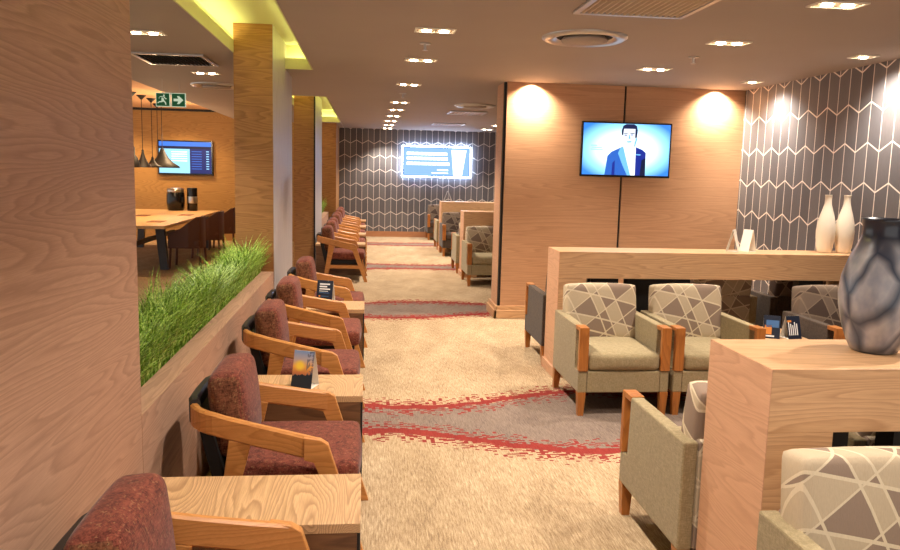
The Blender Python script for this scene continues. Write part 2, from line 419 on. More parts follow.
# ------------------------------------------------------------------ planters with grass
def blades(x0, x1, y0, y1, z, n, hmin, hmax, seed, lean=.5):
    rnd = random.Random(seed); bm = bmesh.new()
    for i in range(n):
        x = rnd.uniform(x0, x1); y = rnd.uniform(y0, y1)
        clump = noise.noise(Vector((x*6, y*6, seed)))
        h = rnd.uniform(hmin, hmax)*(1+.7*clump); a = rnd.uniform(0, 2*PI)
        ln = h*lean*rnd.uniform(.3, 1.3); dx, dy = math.cos(a)*ln, math.sin(a)*ln
        dx = max(-.13-x, min(.235-x, dx)); dy = max(y0-.03-y, min(y1+.03-y, dy))
        w = rnd.uniform(.0026, .005); px, py = -math.sin(a)*w, math.cos(a)*w
        prev = None
        for k, (t, ww) in enumerate(((0, 1), (.4, 1), (.75, .75), (1, .05))):
            cx = x+dx*t*t; cy = y+dy*t*t; cz = z+h*(t-.18*t*t*lean*1.5)
            cur = (bm.verts.new((cx-px*ww, cy-py*ww, cz)), bm.verts.new((cx+px*ww, cy+py*ww, cz)))
            if prev: bm.faces.new((prev[0], prev[1], cur[1], cur[0]))
            prev = cur
    return bm
def planter(y0, y1, label, n, seed):
    t = thing('planter', label, 'planter', (XL-.24, (y0+y1)/2, 0), 0, 'grass planters between the lounge and the dining room')
    L = (y1-y0)/2; zt = .72; bm = bmesh.new()
    B(bm, .125, .24, -L, L, 0, zt); B(bm, -.26, -.16, -L, L, 0, zt); B(bm, -.16, .125, -L, -L+.03, 0, zt); B(bm, -.16, .125, L-.03, L, 0, zt)
    obj('trough', bm, M['wall_wood_y'], t)
    obj('soil', box(-.16, .125, -L+.03, L-.03, .60, .67), M['soil'], t)
    bm = blades(-.15, .115, -L+.04, L-.04, .665, n, .18, .40, seed, .8)
    g = obj('grass', bm, M['grass'], t); g['kind'] = 'stuff'
planter(3.045, 7.395, 'long wood-clad planter of bright green grass behind the nearest lounge chairs', 9500, 3)
planter(15.205, 17.995, 'distant planter with a small patch of green grass behind the far row of chairs', 5000, 9)

# ------------------------------------------------------------------ lounge chair (faces +X, front at x=0)
def make_lounge():
    t = thing('lounge_chair', '', 'chair')
    W = .348          # half width to board centre
    # arm boards and back rail: one bent board each side + back
    def path(s):
        pts = [(-.185, s*W, .578), (-.30, s*(W-.022), .600), (-.45, s*(W-.045), .630), (-.58, s*(W-.064), .658)]
        R = .13; w2 = W-.07; cx, cy = -.735+R, s*(w2-R)
        for k in range(1, 8):
            a = k/8*PI/2; pts.append((cx-math.sin(a)*R, cy+s*math.cos(a)*R, .668+.03*k/8))
        pts.append((-.735, s*(w2-R), .70)); pts.append((-.737, s*.06, .703)); return pts
    for s in (-1, 1):
        bm = SW(bmesh.new(), path(s), .036, .098)
        obj('armrest', bm, M['chair_wood'], t)
        lg = [(-.25, .588), (-.182, .577), (-.150, .556), (.025, 0), (-.022, 0), (-.205, .482), (-.25, .490)]
        obj('leg', prism(lg, s*W-.0185, s*W+.0185, 'xz', bev=.003), M['chair_wood'], t)
        lg = [(-.565, .56), (-.475, .545), (-.600, 0), (-.645, 0)]
        obj('leg', prism(lg, s*(W-.058)-.017, s*(W-.058)+.017, 'xz', bev=.003), M['chair_wood'], t)
        obj('stretcher', PR(bmesh.new(), [(-.60, s*(W-.058)-.012), (-.055, s*W-.012), (-.055, s*W+.012), (-.60, s*(W-.058)+.012)], .20, .25, 'xy', bev=.003) if True else box(-.60, -.055, s*W-.013, s*W+.013, .20, .25, bev=.003), M['chair_wood'], t)
    bm = SW(bmesh.new(), [(-.737, -.06, .703), (-.737, .06, .703)], .036, .098); obj('back_rail', bm, M['chair_wood'], t)
    bm = SW(bmesh.new(), [(-.722, -.20, .706), (-.736, -.15, .709), (-.738, 0, .711), (-.736, .15, .709), (-.722, .20, .706)], .046, .108)
    obj('leather_wrap', bm, M['leather'], t)
    obj('back_panel', prism([(-.62, .25), (-.56, .25), (-.665, .66), (-.715, .66)], -.25, .25, 'xz', bev=.008), M['black_fab'], t)
    obj('seat_base', box(-.58, -.065, -.265, .265, .255, .335, bev=.012), M['black_fab'], t)
    cushion('seat_cushion', -.575, -.025, -.30, .30, .335, .45, M['maroon'], t, r=.028, puff=.016)
    bm_c = cushion('back_cushion', -.075, .075, -.215, .215, 0, .365, [M['maroon']], t, r=.04, puff=.022, rot=(0, -.10, 0), loc=(-.565, 0, .45))
    # cushion sides in browner tweed
    me = bm_c.data; me.materials.append(M['maroon_side'])
    for p in me.polygons:
        if abs(p.normal.y) > .75 or p.normal.x < -.6: p.material_index = 1
    return t
lounge = make_lounge()
G1 = 'maroon lounge chairs along the planter wall'
LC = [((-.045, 2.02, 0), 'nearest maroon lounge chair, cut off by the bottom edge, before the first side table'),
      ((0, 3.50, 0), 'maroon lounge chair with honey wood arms between the nearest table and the sunset card table'),
      ((-.02, 5.06, 0), 'maroon lounge chair right behind the table holding the sunset card'),
      ((-.02, 6.22, 0), 'maroon lounge chair just in front of the table with the navy card'),
      ((.0, 7.68, 0), 'maroon lounge chair beside the first pillar, behind the navy card table')]
for i, (p, l) in enumerate(LC):
    if i == 0: lounge.location = p; lounge['label'] = l; lounge['group'] = G1
    else: dup(lounge, p, 0, l, G1)
far = [(12.08, 'first chair of the far maroon row, its whole wooden side frame in view'), (13.32, 'second maroon lounge chair of the far row, just past its first side table'),
       (14.06, 'third maroon lounge chair of the far row, before its second side table'), (15.30, 'fourth maroon lounge chair of the far row, past its second side table'),
       (16.06, 'fifth maroon lounge chair of the far row, before its third side table'), (17.30, 'sixth maroon lounge chair of the far row, past its third side table'),
       (18.06, 'last maroon lounge chair of the far row, nearest the dark far wall')]
for y, l in far: dup(lounge, (0, y, 0), 0, l, 'maroon lounge chairs of the far row')

# ------------------------------------------------------------------ side tables of the left row
def make_side_table():
    t = thing('side_table', '', 'table')
    obj('tabletop', box(-.80, 0, -.22, .22, .465, .50, bev=.002), M['table_wood'], t)
    for s in (-1, 1): obj('side_panel', box(-.79, -.012, s*.205-.012, s*.205+.012, 0, .465), M['table_side_shaded'], t)
    obj('shelf', box(-.78, -.03, -.192, .192, .12, .14), M['table_side_shaded'], t)
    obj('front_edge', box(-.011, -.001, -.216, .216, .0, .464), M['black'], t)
    return t
st = make_side_table()
G2 = 'oak side tables between the lounge chairs'
ST = [(2.74, 'nearest oak side table with bold grain at the bottom left'), (4.25, 'oak side table carrying the sunset tent card'),
      (6.84, 'oak side table carrying the navy tent card'), (12.70, 'first oak side table of the far chair row'), (14.68, 'second oak side table of the far chair row'),
      (16.68, 'third oak side table of the far chair row'), (18.66, 'last oak side table of the far row, near the dark wall')]
for i, (y, l) in enumerate(ST):
    if i == 0: st.location = (-.01, y, 0); st['label'] = l; st['group'] = G2
    else: dup(st, (-.01, y, 0), 0, l, G2)

# ------------------------------------------------------------------ tent cards
def img_sunset():
    t = NT('sunset print'); x, y, z = t.sep(t.coord())[0:3]
    sky = t.ramp(t.math('DIVIDE', z, .2), [(.0, rgb((40,52,70))), (.25, rgb((70,80,100))), (.42, rgb((200,120,70))), (.6, rgb((240,170,80))), (.8, rgb((190,170,170))), (1, rgb((130,150,190)))])
    d = t.math('SQRT', t.math('ADD', t.math('POWER', t.math('SUBTRACT', x, -.02), 2), t.math('POWER', t.math('SUBTRACT', z, .125), 2)))
    c = t.mix(t.ramp(d, [(.014, (1,1,1)), (.035, (0,0,0))]), sky, rgb((255,214,70)))
    n = t.noise(t.coord((1,1,1)), 60, 3)
    hill = t.math('LESS_THAN', z, t.math('ADD', .03, t.math('MULTIPLY', t.noise(t.coord((1,1,0)), 28, 2), .09)))
    c = t.mix(hill, c, rgb((38,44,54)))
    gr = t.math('MULTIPLY', t.math('GREATER_THAN', x, .02), t.math('MULTIPLY', t.math('GREATER_THAN', z, .08), t.math('LESS_THAN', n, .52)))
    c = t.mix(t.math('MULTIPLY', gr, .75), c, rgb((90,92,104)))
    t.col(c); return t.set(Roughness=.35)
M['sunset'] = img_sunset()
M['navy'] = plain('navy print', (26,34,52), .35); M['print_white'] = plain('white print', (235,235,235), .4); M['print_blue'] = plain('mid blue print', (70,110,160), .4)
M['print_orange'] = plain('orange print', (226,140,60), .4)
def tent(label, loc, rz, front, w=.13, h=.19, d=.045, marks=None, group=None):
    t = thing('tent_card', label, 'card', loc, rz, group)
    # two leaves leaning together, local -Y is the front
    th = .002; W = w/2
    obj('back_leaf', prism([(0, h), (th, h), (d+th, 0), (d, 0)], -W, W, 'yz'), M['white_paint'], t)
    bm = bmesh.new(); B(bm, -W, W, -th, 0, 0, math.hypot(h, d))
    f = obj('front_leaf', bm, front, t, (0, -d, 0), False, (-math.atan2(d, h), 0, 0))
    obj('base_leaf', box(-W, W, -d, d, 0, .002), M['white_paint'], t)
    bm = prism([(-d, 0), (d, 0), (0, h)], W-.002, W, 'yz'); 
    if marks:
        for nm, x0, x1, z0, z1, m in marks: obj(nm, box(x0, x1, -th-.0012, -th-.0002, z0, z1), m, f)
    else: f['label'] = 'sunset over a city printed in orange and grey'
    bm.free()
    return t
tent('folded white card with a sunset city photo, standing on the second side table', (-.33, 4.23, .50), -.35, M['sunset'], w=.12, h=.20, d=.055)
mk = [('text_line', -.05, .045, .165, .178, M['print_white']), ('text_line', -.05, .02, .143, .155, M['print_white']), ('text_line', -.05, .05, .122, .132, M['print_white']),
      ('text_line', -.05, .03, .105, .110, M['print_white']), ('text_line', -.05, .045, .09, .095, M['print_blue']), ('emblem', -.052, -.038, .055, .068, M['print_orange']), ('text_line', -.03, .04, .06, .064, M['print_blue']), ('photo_strip', -.06, .06, .004, .03, M['print_white'])]
tent('navy card with white headline on the side table before the pillar', (-.36, 6.98, .50), -.3, M['navy'], w=.15, h=.20, d=.05, marks=mk)

# ------------------------------------------------------------------ armchair (faces -Y)
def make_armchair(fab, pat, back=None):
    t = thing('armchair', '', 'armchair')
    for s in (-1, 1):
        pts = [(-.275, .635), (.36, .635), (.36, .17), (-.385, .17), (-.385, .325), (-.275, .325)]
        obj('side_panel', prism(pts, s*.332, s*.268, 'yz', bev=.008), fab, t)
        fr = bmesh.new(); xa, xb = sorted((s*.334, s*.266))
        B(fr, xa, xb, -.392, -.355, .327, .64, bev=.003); B(fr, xa, xb, -.356, -.268, .612, .64, bev=.003)
        obj('arm_frame', fr, M['leg_wood'], t)
        for yy, sp in ((-.36, -.0), (.325, .03)):
            bm = bmesh.new(); cx = s*.302
            a = [bm.verts.new((cx+dx*.02-0*s, yy+dy*.02+sp, 0)) for dx, dy in ((-1,-1),(1,-1),(1,1),(-1,1))]
            b = [bm.verts.new((cx+dx*.029, yy+dy*.029, .172)) for dx, dy in ((-1,-1),(1,-1),(1,1),(-1,1))]
            for i in range(4): bm.faces.new((a[i], a[(i+1) % 4], b[(i+1) % 4], b[i]))
            bm.faces.new(a[::-1]); bm.faces.new(b); obj('leg', bm, M['leg_wood'], t)
    obj('front_rail', box(-.267, .267, -.385, -.30, .17, .325, bev=.008), fab, t)
    obj('seat_base', box(-.267, .267, -.30, .30, .19, .32), M['black_fab'], t)
    obj('back_shell', box(-.267, .267, .30, .36, .17, .64, bev=.01), back or pat, t)
    cushion('seat_cushion', -.264, .264, -.388, .20, .325, .455, fab, t, r=.035, puff=.016)
    cushion('back_cushion', -.275, .275, -.07, .07, 0, .42, pat, t, r=.02, puff=.014, rot=(-.14, 0, 0), loc=(0, .235, .435))
    return t
ac_l = make_armchair(M['olive'], M['pattern_light']); ac_d = make_armchair(M['brown_fab'], M['pattern_dark'], M['brown_fab'])
used = {'l': False, 'd': False}
def place(kind, x, y, rz, label, group):
    src = ac_l if kind == 'l' else ac_d
    if not used[kind]:
        used[kind] = True; src.location = (x, y, 0); src.rotation_euler = (0, 0, rz); src['label'] = label; src['group'] = group; return
    dup(src, (x, y, 0), rz, label, group)
GA = 'armchairs back to back along the near counter'; GB = 'armchairs around the middle counter'; GC = 'armchairs around the far counters'
place('l', 1.83, 5.56, 0, 'olive armchair with pale shard-patterned back, leftmost of the pair facing us before the middle counter', GB)
place('l', 2.53, 5.56, 0, 'olive armchair with pale patterned back, partly hidden by the near counter, beside the brochure table', GB)
place('d', 3.74, 5.56, 0, 'dark taupe patterned armchair facing us beyond the brochure, behind the grey vase', GB)
place('l', 1.62, 3.25, PI, 'olive armchair seen from behind, left of the near counter end, facing away', GA)
place('l', 1.61, 1.905, 0, 'closest olive armchair with patterned back cushion in the bottom right corner', GA)
place('l', 2.36, 3.262, PI, 'olive armchair facing away, its patterned back glimpsed through the near counter slot', GA)
place('d', 1.90, 7.00, PI, 'dark taupe armchair facing away at the left end behind the middle counter', GB)
place('l', 3.24, 7.00, PI, 'olive armchair facing away beyond the middle counter, just right of the second patterned chair', GB)
place('d', 4.03, 7.00, PI, 'dark taupe armchair facing away in the corner by the right chevron wall', GB)
place('l', 1.84, 11.75, 0, 'olive patterned armchair facing us beside the screen wall in the far zone', GC)
place('l', 1.84, 13.22, PI, 'olive armchair facing away behind the first far counter, only its side edge showing', GC)
place('d', 1.86, 15.80, 0, 'dark taupe patterned armchair facing us before the second far counter', GC)
place('l', 1.86, 17.10, PI, 'olive armchair facing away behind the second far counter, only its side edge showing', GC)
place('d', 1.84, 19.45, 0, 'taupe armchair farthest away, against the dark chevron far wall', GC)

# ------------------------------------------------------------------ divider counters
def counter(label, x0, x1, y0, y1, posts=()):
    t = thing('divider_counter', label, 'counter', (x0, (y0+y1)/2, 0), 0, 'wood divider counters')
    D = (y1-y0)/2; L = x1-x0; zt = 1.07
    obj('counter_top', box(.0, L, -D, D, .848, zt, bev=.002), M['bar_wood_x'], t)
    e = obj('end_slab', box(.0, .235, -D, D, 0, .848), [M['bar_wood_x'], M['bar_wood_z']], t)
    for p in e.data.polygons:
        if abs(p.normal.x) > .5: p.material_index = 1
    obj('end_panel', box(-.003, -.0005, -D, D, 0, zt-.001), M['bar_wood_z'], t)
    obj('end_skirting', box(-.02, -.003, -D-.012, D+.012, 0, .09, bev=.003), M['bar_wood_z'], t)
    obj('end_slab', box(L-.2, L, -D, D, 0, .848), M['bar_wood_x'], t)
    for a, b in posts: obj('black_panel', box(a, b, -.05, .05, 0, .848), M['black'], t)
    return t
counter('near wood counter at the right with the grey vase on it', 1.36, 4.40, 2.39, 2.86, ((.236, .42), (.60, 1.4), (1.6, 2.8)))
counter('middle wood counter behind the patterned pair, carrying the white vases', 1.59, 4.40, 6.20, 6.60, ((.32, .56), (.64, 1.20), (2.2, 2.42)))
counter('first far wood counter, the lower front one past the screen wall', 1.56, 4.3, 12.32, 12.78, ((.4, 2.4),))
counter('second far wood counter with the small metal stand on top', 1.57, 4.3, 16.22, 16.68, ((.4, 2.4),))

# small table with brochures
t = thing('side_table', 'narrow pale side table with a brochure between the middle armchairs', 'table', (3.15, 5.58, 0))
obj('tabletop', box(-.16, .22, -.36, .36, .46, .50, bev=.003), M['table_wood'], t)
for s in (-1, 1): obj('side_panel', box(-.15, .21, s*.33-.012, s*.33+.012, 0, .46), M['table_side_shaded'], t)
mk = [('text_line', -.05+.018*i, -.042+.018*i, .03, .13-.012*(i % 3), M['print_white']) for i in range(5)] + [('photo_strip', -.055, -.02, .13, .145, M['print_orange'])]
tent('navy brochure card with white lines standing on the narrow table beside the armchairs', (3.25, 5.50, .50), .18, M['navy'], w=.12, h=.17, d=.05, marks=mk)
mk = [('photo_strip', -.05, .0, .03, .10, M['print_orange']), ('photo_strip', -.04, .05, .085, .14, M['print_blue']), ('text_line', -.045, .02, .012, .024, M['print_white'])]
tent('brochure card with an orange picture, left one on the narrow table', (3.10, 5.52, .50), -.45, M['navy'], w=.12, h=.17, d=.05, marks=mk)

# ------------------------------------------------------------------ vases
pr_v = [(.070,0),(.082,.008),(.098,.04),(.118,.10),(.134,.17),(.138,.22),(.132,.28),(.112,.345),(.088,.40),(.076,.43),(.073,.455),(.078,.49),(.082,.498),(.076,.498),(.068,.46),(.066,.43),(.04,.40)]
tag(obj('vase', lathe(pr_v, 48), M['vase'], None, (1.905, 2.66, 1.07), True), 'large smoky grey vase with dark blue veins on the near counter', 'vase')
pw = [(.052,0),(.058,.004),(.068,.05),(.078,.13),(.080,.19),(.074,.26),(.058,.33),(.040,.39),(.030,.43),(.027,.47),(.029,.505),(.031,.51),(.026,.51),(.022,.47),(.02,.45)]
v1 = tag(obj('vase', lathe(pw, 40), M['ceramic'], None, (4.05, 6.44, 1.07), True), 'cream white bottle vase on the middle counter, left of the two', 'vase', 'white bottle vases')
v2 = v1.copy(); COL.objects.link(v2); v2.location = (4.215, 6.42, 1.07); v2['label'] = 'cream white bottle vase on the middle counter, right of the two'
# white folded cards on counter
tent('plain white folded card on the middle counter, the left of two touching', (3.20, 6.44, 1.07), .9, M['white_paint'], w=.10, h=.19, d=.05, marks=[('fold_mark', -.03, .03, .05, .06, M['print_white'])])
tent('plain white folded card on the middle counter, the right of two touching', (3.345, 6.46, 1.07), 2.0, M['white_paint'], w=.10, h=.19, d=.05, marks=[('fold_mark', -.03, .03, .05, .06, M['print_white'])])
# metal stand on far counter
bm = bmesh.new()
for s in (-1, 1): CY(bm, (s*.09, -.03, 0), (s*.012, 0, .21), .008); CY(bm, (s*.09, .05, 0), (s*.012, 0, .21), .008)
CY(bm, (-.02, 0, .21), (.02, 0, .21), .012)
tag(obj('display_stand', bm, M['steel'], None, (1.72, 16.45, 1.07)), 'small silver A-shaped stand on the second far counter', 'stand')

# ------------------------------------------------------------------ screens
def ngon(bm, pts, y, mat=0):
    f = bm.faces.new([bm.verts.new((p[0], y, p[1])) for p in pts]); f.material_index = mat; return f
def flat(name, pts, y, m, par, th=.0006):
    return obj(name, prism(pts, y-th, y, 'xz'), m, par)
def screen_grad(name, c_in, c_mid, c_out, s, sx=1, sz=1.7):
    t = NT(name); x, y, z = t.sep(t.coord())[0:3]
    d = t.math('SQRT', t.math('ADD', t.math('POWER', t.math('MULTIPLY', x, sx), 2), t.math('POWER', t.math('MULTIPLY', z, sz), 2)))
    c = t.ramp(d, [(.30, rgb(c_in)), (.47, rgb(c_mid)), (.66, rgb(c_out))])
    t.col((0,0,0,1)); t.l(c, t.b.inputs['Emission Color']); t.b.inputs['Emission Strength'].default_value = s
    return t.set(Roughness=.2)
tv = thing('television', 'wall-mounted screen showing a man in a blue jacket, on the wood wall', 'television', (2.985, YW-.06, 2.0)); tv.scale = (.965, 1, .965)
obj('casing', box(-.555, .555, -.015, .02, -.325, .325, bev=.004), M['black_gloss'], tv)
obj('bracket', box(-.2, .2, .02, .058, -.15, .15), M['black'], tv)
scr = obj('display', box(-.535, .535, -.0175, -.0152, -.30, .308), screen_grad('bright blue display', (235,250,255), (150,222,255), (50,120,225), 1.25), tv)
yy = -.018
E_skin = emis('picture skin', (228,240,255), 1.1); E_hair = emis('picture hair', (22,34,74), 1.0); E_suit = emis('picture jacket', (44,98,190), 1.0); E_suit2 = emis('picture jacket shade', (24,44,140), 1.0)
E_dark = emis('picture shadow', (16,26,60), .9); E_white = emis('picture shirt', (244,250,255), 1.2); E_lt = emis('picture light blue', (110,180,240), 1.1)
def pic(name, pts, k, m): return flat(name, [(p[0], p[1]) for p in pts], yy-.0008*k, m, scr)
# pixel helper: crop coords (x 145..755 , y 90..455) -> local
def c2(x, y): return ((x-450)/610*1.07, .308-(y-90)/365*.608)
def P2(l): return [c2(*p) for p in l]
pic('jacket', P2([(303,455),(318,320),(345,290),(425,250),(450,262),(515,252),(560,270),(588,292),(590,455)]), 1, E_suit)
pic('jacket_shade', P2([(515,255),(560,272),(588,292),(590,455),(516,455)]), 2, E_suit2)
pic('jacket_shade', P2([(560,345),(588,330),(590,455),(552,455)]), 3, E_dark)
pic('jacket_shade', P2([(355,370),(372,350),(374,455),(352,455)]), 2, E_suit2)
pic('lapel', P2([(405,262),(430,250),(470,380),(488,455),(462,455),(425,380),(392,300)]), 3, E_lt)
pic('shirt', P2([(425,248),(515,250),(517,455),(486,455),(455,350)]), 4, E_white)
pic('pocket_square', P2([(518,302),(552,304),(550,312),(518,310)]), 4, E_lt)
pic('neck', P2([(432,215),(505,215),(500,262),(468,256),(432,246)]), 5, E_skin)
pic('hair', P2([(408,140),(418,105),(440,92),(495,92),(515,105),(522,135),(518,185),(505,190),(505,125),(425,125),(420,175),(411,170)]), 8, E_hair)
pic('face', P2([(416,125),(506,120),(512,170),(508,210),(492,240),(468,250),(444,236),(426,208),(416,165)]), 6, E_skin)
for q in ([(425,158),(452,157),(452,162),(425,163)], [(470,155),(500,152),(500,158),(470,160)]): pic('eyebrow', P2(q), 7, E_dark)
for q in ([(430,168),(448,168),(448,174),(430,174)], [(474,165),(492,164),(492,170),(474,171)]): pic('eye', P2(q), 7, E_suit2)
pic('mouth', P2([(446,214),(484,210),(476,221),(456,223)]), 7, E_lt)
pic('nose_shade', P2([(462,168),(468,168),(474,195),(460,196)]), 7, E_lt)
pic('chin_shade', P2([(455,246),(500,232),(515,175),(521,200),(510,250),(470,262)]), 4, E_lt)
for i, (a, b) in enumerate(((200, 245), (205, 280), (200, 285))): pic('text_line', P2([(a, 245+i*14), (b, 245+i*14), (b, 250+i*14), (a, 250+i*14)]), 1, E_lt)

sg = thing('light_box_sign', 'glowing blue advertising panel with white lit border on the far chevron wall', 'sign', (1.765, YF-.06, 1.94))
obj('casing', box(-.87, .87, -.02, .058, -.375, .375), M['black'], sg)
E_glow = emis('sign border glow', (190,215,255), 28); E_blue = emis('sign blue', (130,170,240), 1.15); E_w = emis('sign white', (245,250,255), 2.2)
bm = bmesh.new()
B(bm, -.885, .885, -.03, .0, .37, .392); B(bm, -.885, .885, -.03, .0, -.392, -.37); B(bm, -.885, -.863, -.03, .0, -.37, .37); B(bm, .863, .885, -.03, .0, -.37, .37)
obj('lit_border', bm, E_glow, sg)
dp = obj('display', box(-.84, .84, -.024, -.0205, -.35, .35), E_blue, sg)
rnd = random.Random(4)
for i, (x1_, z_) in enumerate(((.30, .20), (.33, .08), (.36, -.05))):
    x = -.76
    while x < x1_-.05:
        w = rnd.uniform(.07, .19); w = min(w, x1_-x)
        obj('text_line', box(x, x+w, -.027, -.0242, z_-.036, z_+.036), E_w, dp); x += w+.014
obj('text_line', box(.02, .30, -.027, -.0242, -.22, -.19), E_w, dp); obj('text_line', box(-.12, .30, -.027, -.0242, -.29, -.27), E_w, dp)
obj('glass_picture', prism([(.38, .31), (.76, .31), (.66, -.33), (.44, -.33)], -.027, -.0242, 'xz'), E_w, dp)

dt = thing('television', 'wall screen with a dark peaked picture and blue list in the dining room', 'television', (-4.07, 18.14, 1.87))
obj('casing', box(-.60, .60, -.02, .058, -.39, .38, bev=.004), M['black_gloss'], dt)
E_b1 = emis('list blue', (60,120,220), 1.0); E_b2 = emis('picture pale blue', (150,210,245), 1.1); E_nv = emis('list navy', (28,44,110), .8)
ds = obj('display', box(-.57, .57, -.024, -.0205, -.35, .35), E_b2, dt)
obj('header_bar', box(-.57, .57, -.026, -.0242, .25, .35), E_b1, ds); obj('header_bar', box(-.57, .57, -.026, -.0242, .19, .25), E_dark, ds)
obj('list_panel', box(.10, .57, -.026, -.0242, -.35, .19), E_nv, ds)
for i in range(8): obj('text_line', box(.14, .36, -.028, -.0262, .13-.055*i, .142-.055*i), E_b1, ds); obj('text_line', box(.46, .52, -.028, -.0262, .13-.055*i, .15-.055*i), E_b2, ds)
for i in range(5): obj('text_line', box(-.3, .04, -.026, -.0242, .12-.05*i, .13-.05*i), E_w, ds)

# ------------------------------------------------------------------ dining area
t = thing('dining_table', 'long pale wood dining table in the amber dining room', 'table', (-3.95, 14.7, 0))
obj('tabletop', box(-.95, .82, -2.25, 2.35, .70, .75, bev=.004), M['dining_table'], t)
for y in (-1.75, 1.75):
    for s in (-1, 1): obj('leg', prism([(s*.62-.07, .70), (s*.62+.07, .70), (s*.68+.06, 0), (s*.68-.06, 0)], y-.05, y+.05, 'xz'), M['grey_metal'], t)
obj('stretcher', box(-.03, .03, -1.7, 1.7, .3, .38), M['grey_metal'], t)
for i, (x, y) in enumerate(((.45, -1.3), (-.2, .2), (.5, .6))):
    k = tag(obj('place_mat', box(-.12, .12, -.18, .18, 0, .006), plain('mat brown %d' % i, (150,92,48), .7), None, (-3.95+x, 14.7+y, .75)), None, 'mat', 'mats on the dining table')
    k['label'] = ('brown mat at the near end of the dining table', 'brown mat in the middle of the dining table', 'brown mat farther along the dining table toward the urns')[i]
def make_dining():   # faces -X
    t = thing('dining_chair', '', 'chair')
    cushion('seat', -.27, .25, -.25, .25, .36, .48, M['dining_leather'], t, r=.03, puff=.01)
    # wrap-around shell, arms slope down to the front
    bm = bmesh.new(); n = 14; prev = None
    for k in range(n+1):
        a = -1.0+2*k/n; ang = a*PI*.5
        if abs(a) < .6: px = .26-.05*(abs(a)/.6)**3; py = .24*a/.6
        else: px = .21-.46*(abs(a)-.6)/.4; py = math.copysign(.265, a)
        top = .86 if abs(a) < .6 else .86-.26*min(1, (abs(a)-.6)/.4*1.3)
        th = .02; nx, ny = (1, 0) if abs(a) < .6 else (0, math.copysign(1, a))
        q = [bm.verts.new((px+nx*th*s1, py+ny*th*s1, z)) for s1, z in ((1, .34), (1, top), (-1, top), (-1, .34))]
        if prev:
            for i in range(4): bm.faces.new((prev[i], prev[(i+1) % 4], q[(i+1) % 4], q[i]))
        else: bm.faces.new(q)
        prev = q
    bm.faces.new(prev[::-1]); obj('backrest', bm, M['dining_leather'], t)
    for sx in (-.22, .23):
        for sy in (-.22, .22):
            bm = bmesh.new(); CY(bm, (sx*1.12, sy*1.08, 0), (sx, sy, .37), .02, 8); obj('leg', bm, M['dining_leg'], t)
    return t
dc = make_dining(); GD = 'brown leather chairs at the dining table'
D = [((-2.98, 13.30, 0), 0, 'nearest brown leather dining chair on the near side of the long table'), ((-2.95, 14.85, 0), 0, 'second brown leather dining chair along the long table'),
     ((-2.93, 16.30, 0), 0, 'third brown leather dining chair along the long table, nearest to the urn wall'), ((-3.95, 11.95, 0), PI/2, 'dark dining chair at the near end of the table, half hidden by the left wall')]
for i, (p, r, l) in enumerate(D):
    if i == 0: dc.location = p; dc['label'] = l; dc['group'] = GD
    else: dup(dc, p, r, l, GD)
t = thing('urn', 'wide black urn with silver lid on the dining table by the wall', 'urn', (-4.0, 16.85, .75))
obj('body', lathe([(.15,0),(.17,.02),(.185,.2),(.18,.36),(.17,.38)], 32), M['black_gloss'], t, None, True)
obj('lid', lathe([(.17,.38),(.175,.40),(.17,.46),(.05,.475)], 32), M['steel'], t, None, True)
t = thing('canister', 'slim black canister with steel band right of the urn', 'canister', (-3.66, 16.85, .75))
obj('body', lathe([(.1,0),(.105,.01),(.105,.46),(.1,.48)], 32), M['black_gloss'], t, None, True)
obj('band', lathe([(.106,.16),(.108,.17),(.108,.29),(.106,.30)], 32, cap=False), M['steel'], t, None, True)
# pendants
PD = [(-4.12, 14.35, .36, .10, 'narrow'), (-4.12, 14.95, .30, .15, 'cone'), (-4.12, 15.60, .18, .17, 'cone'), (-4.06, 16.1, .36, .33, 'flare'), (-4.35, 16.9, .22, .16, 'cone')]
PL = ['leftmost black pendant lamp with narrow neck over the dining table', 'second black pendant lamp from the left over the dining table', 'third black pendant lamp, short cone, over the dining table', 'wide flared black pendant lamp in front of the dining screen', 'rearmost short black pendant lamp behind the others over the dining table']
for (x, y, h, r, k), l in zip(PD, PL):
    zb = 1.64; t = thing('pendant_lamp', l, 'lamp', (x, y, zb), 0, 'black pendants over the dining table')
    prof = [(r, 0), (r*.97, .03), (r*.6, h*.3), (r*.35, h*.55), (r*.2, h*.8), (r*.12, h)] if k != 'narrow' else [(r, 0), (r*1.05, .05), (r*.8, h*.45), (r*.35, h*.62), (r*.3, h)]
    obj('shade', lathe(prof, 24, cap=False), M['black'], t, None, True)
    obj('cap', lathe([(r*.12+.01, h-.005), (.012, h+.03)], 12), M['black'], t)
    bm = bmesh.new(); CY(bm, (0,0,h), (0,0,2.95-zb-.06), .007, 6); obj('cord', bm, M['black'], t)
    obj('canopy', lathe([(.012, 2.95-zb-.08), (.085, 2.95-zb-.005), (.085, 2.95-zb)], 20), M['black'], t)
    obj('bulb', lathe([(.005,.04),(.03,.05),(.035,.08),(.02,.11)], 12), emis('pendant bulb %s%g' % (k, y), (255,220,150), 8), t, None, True)

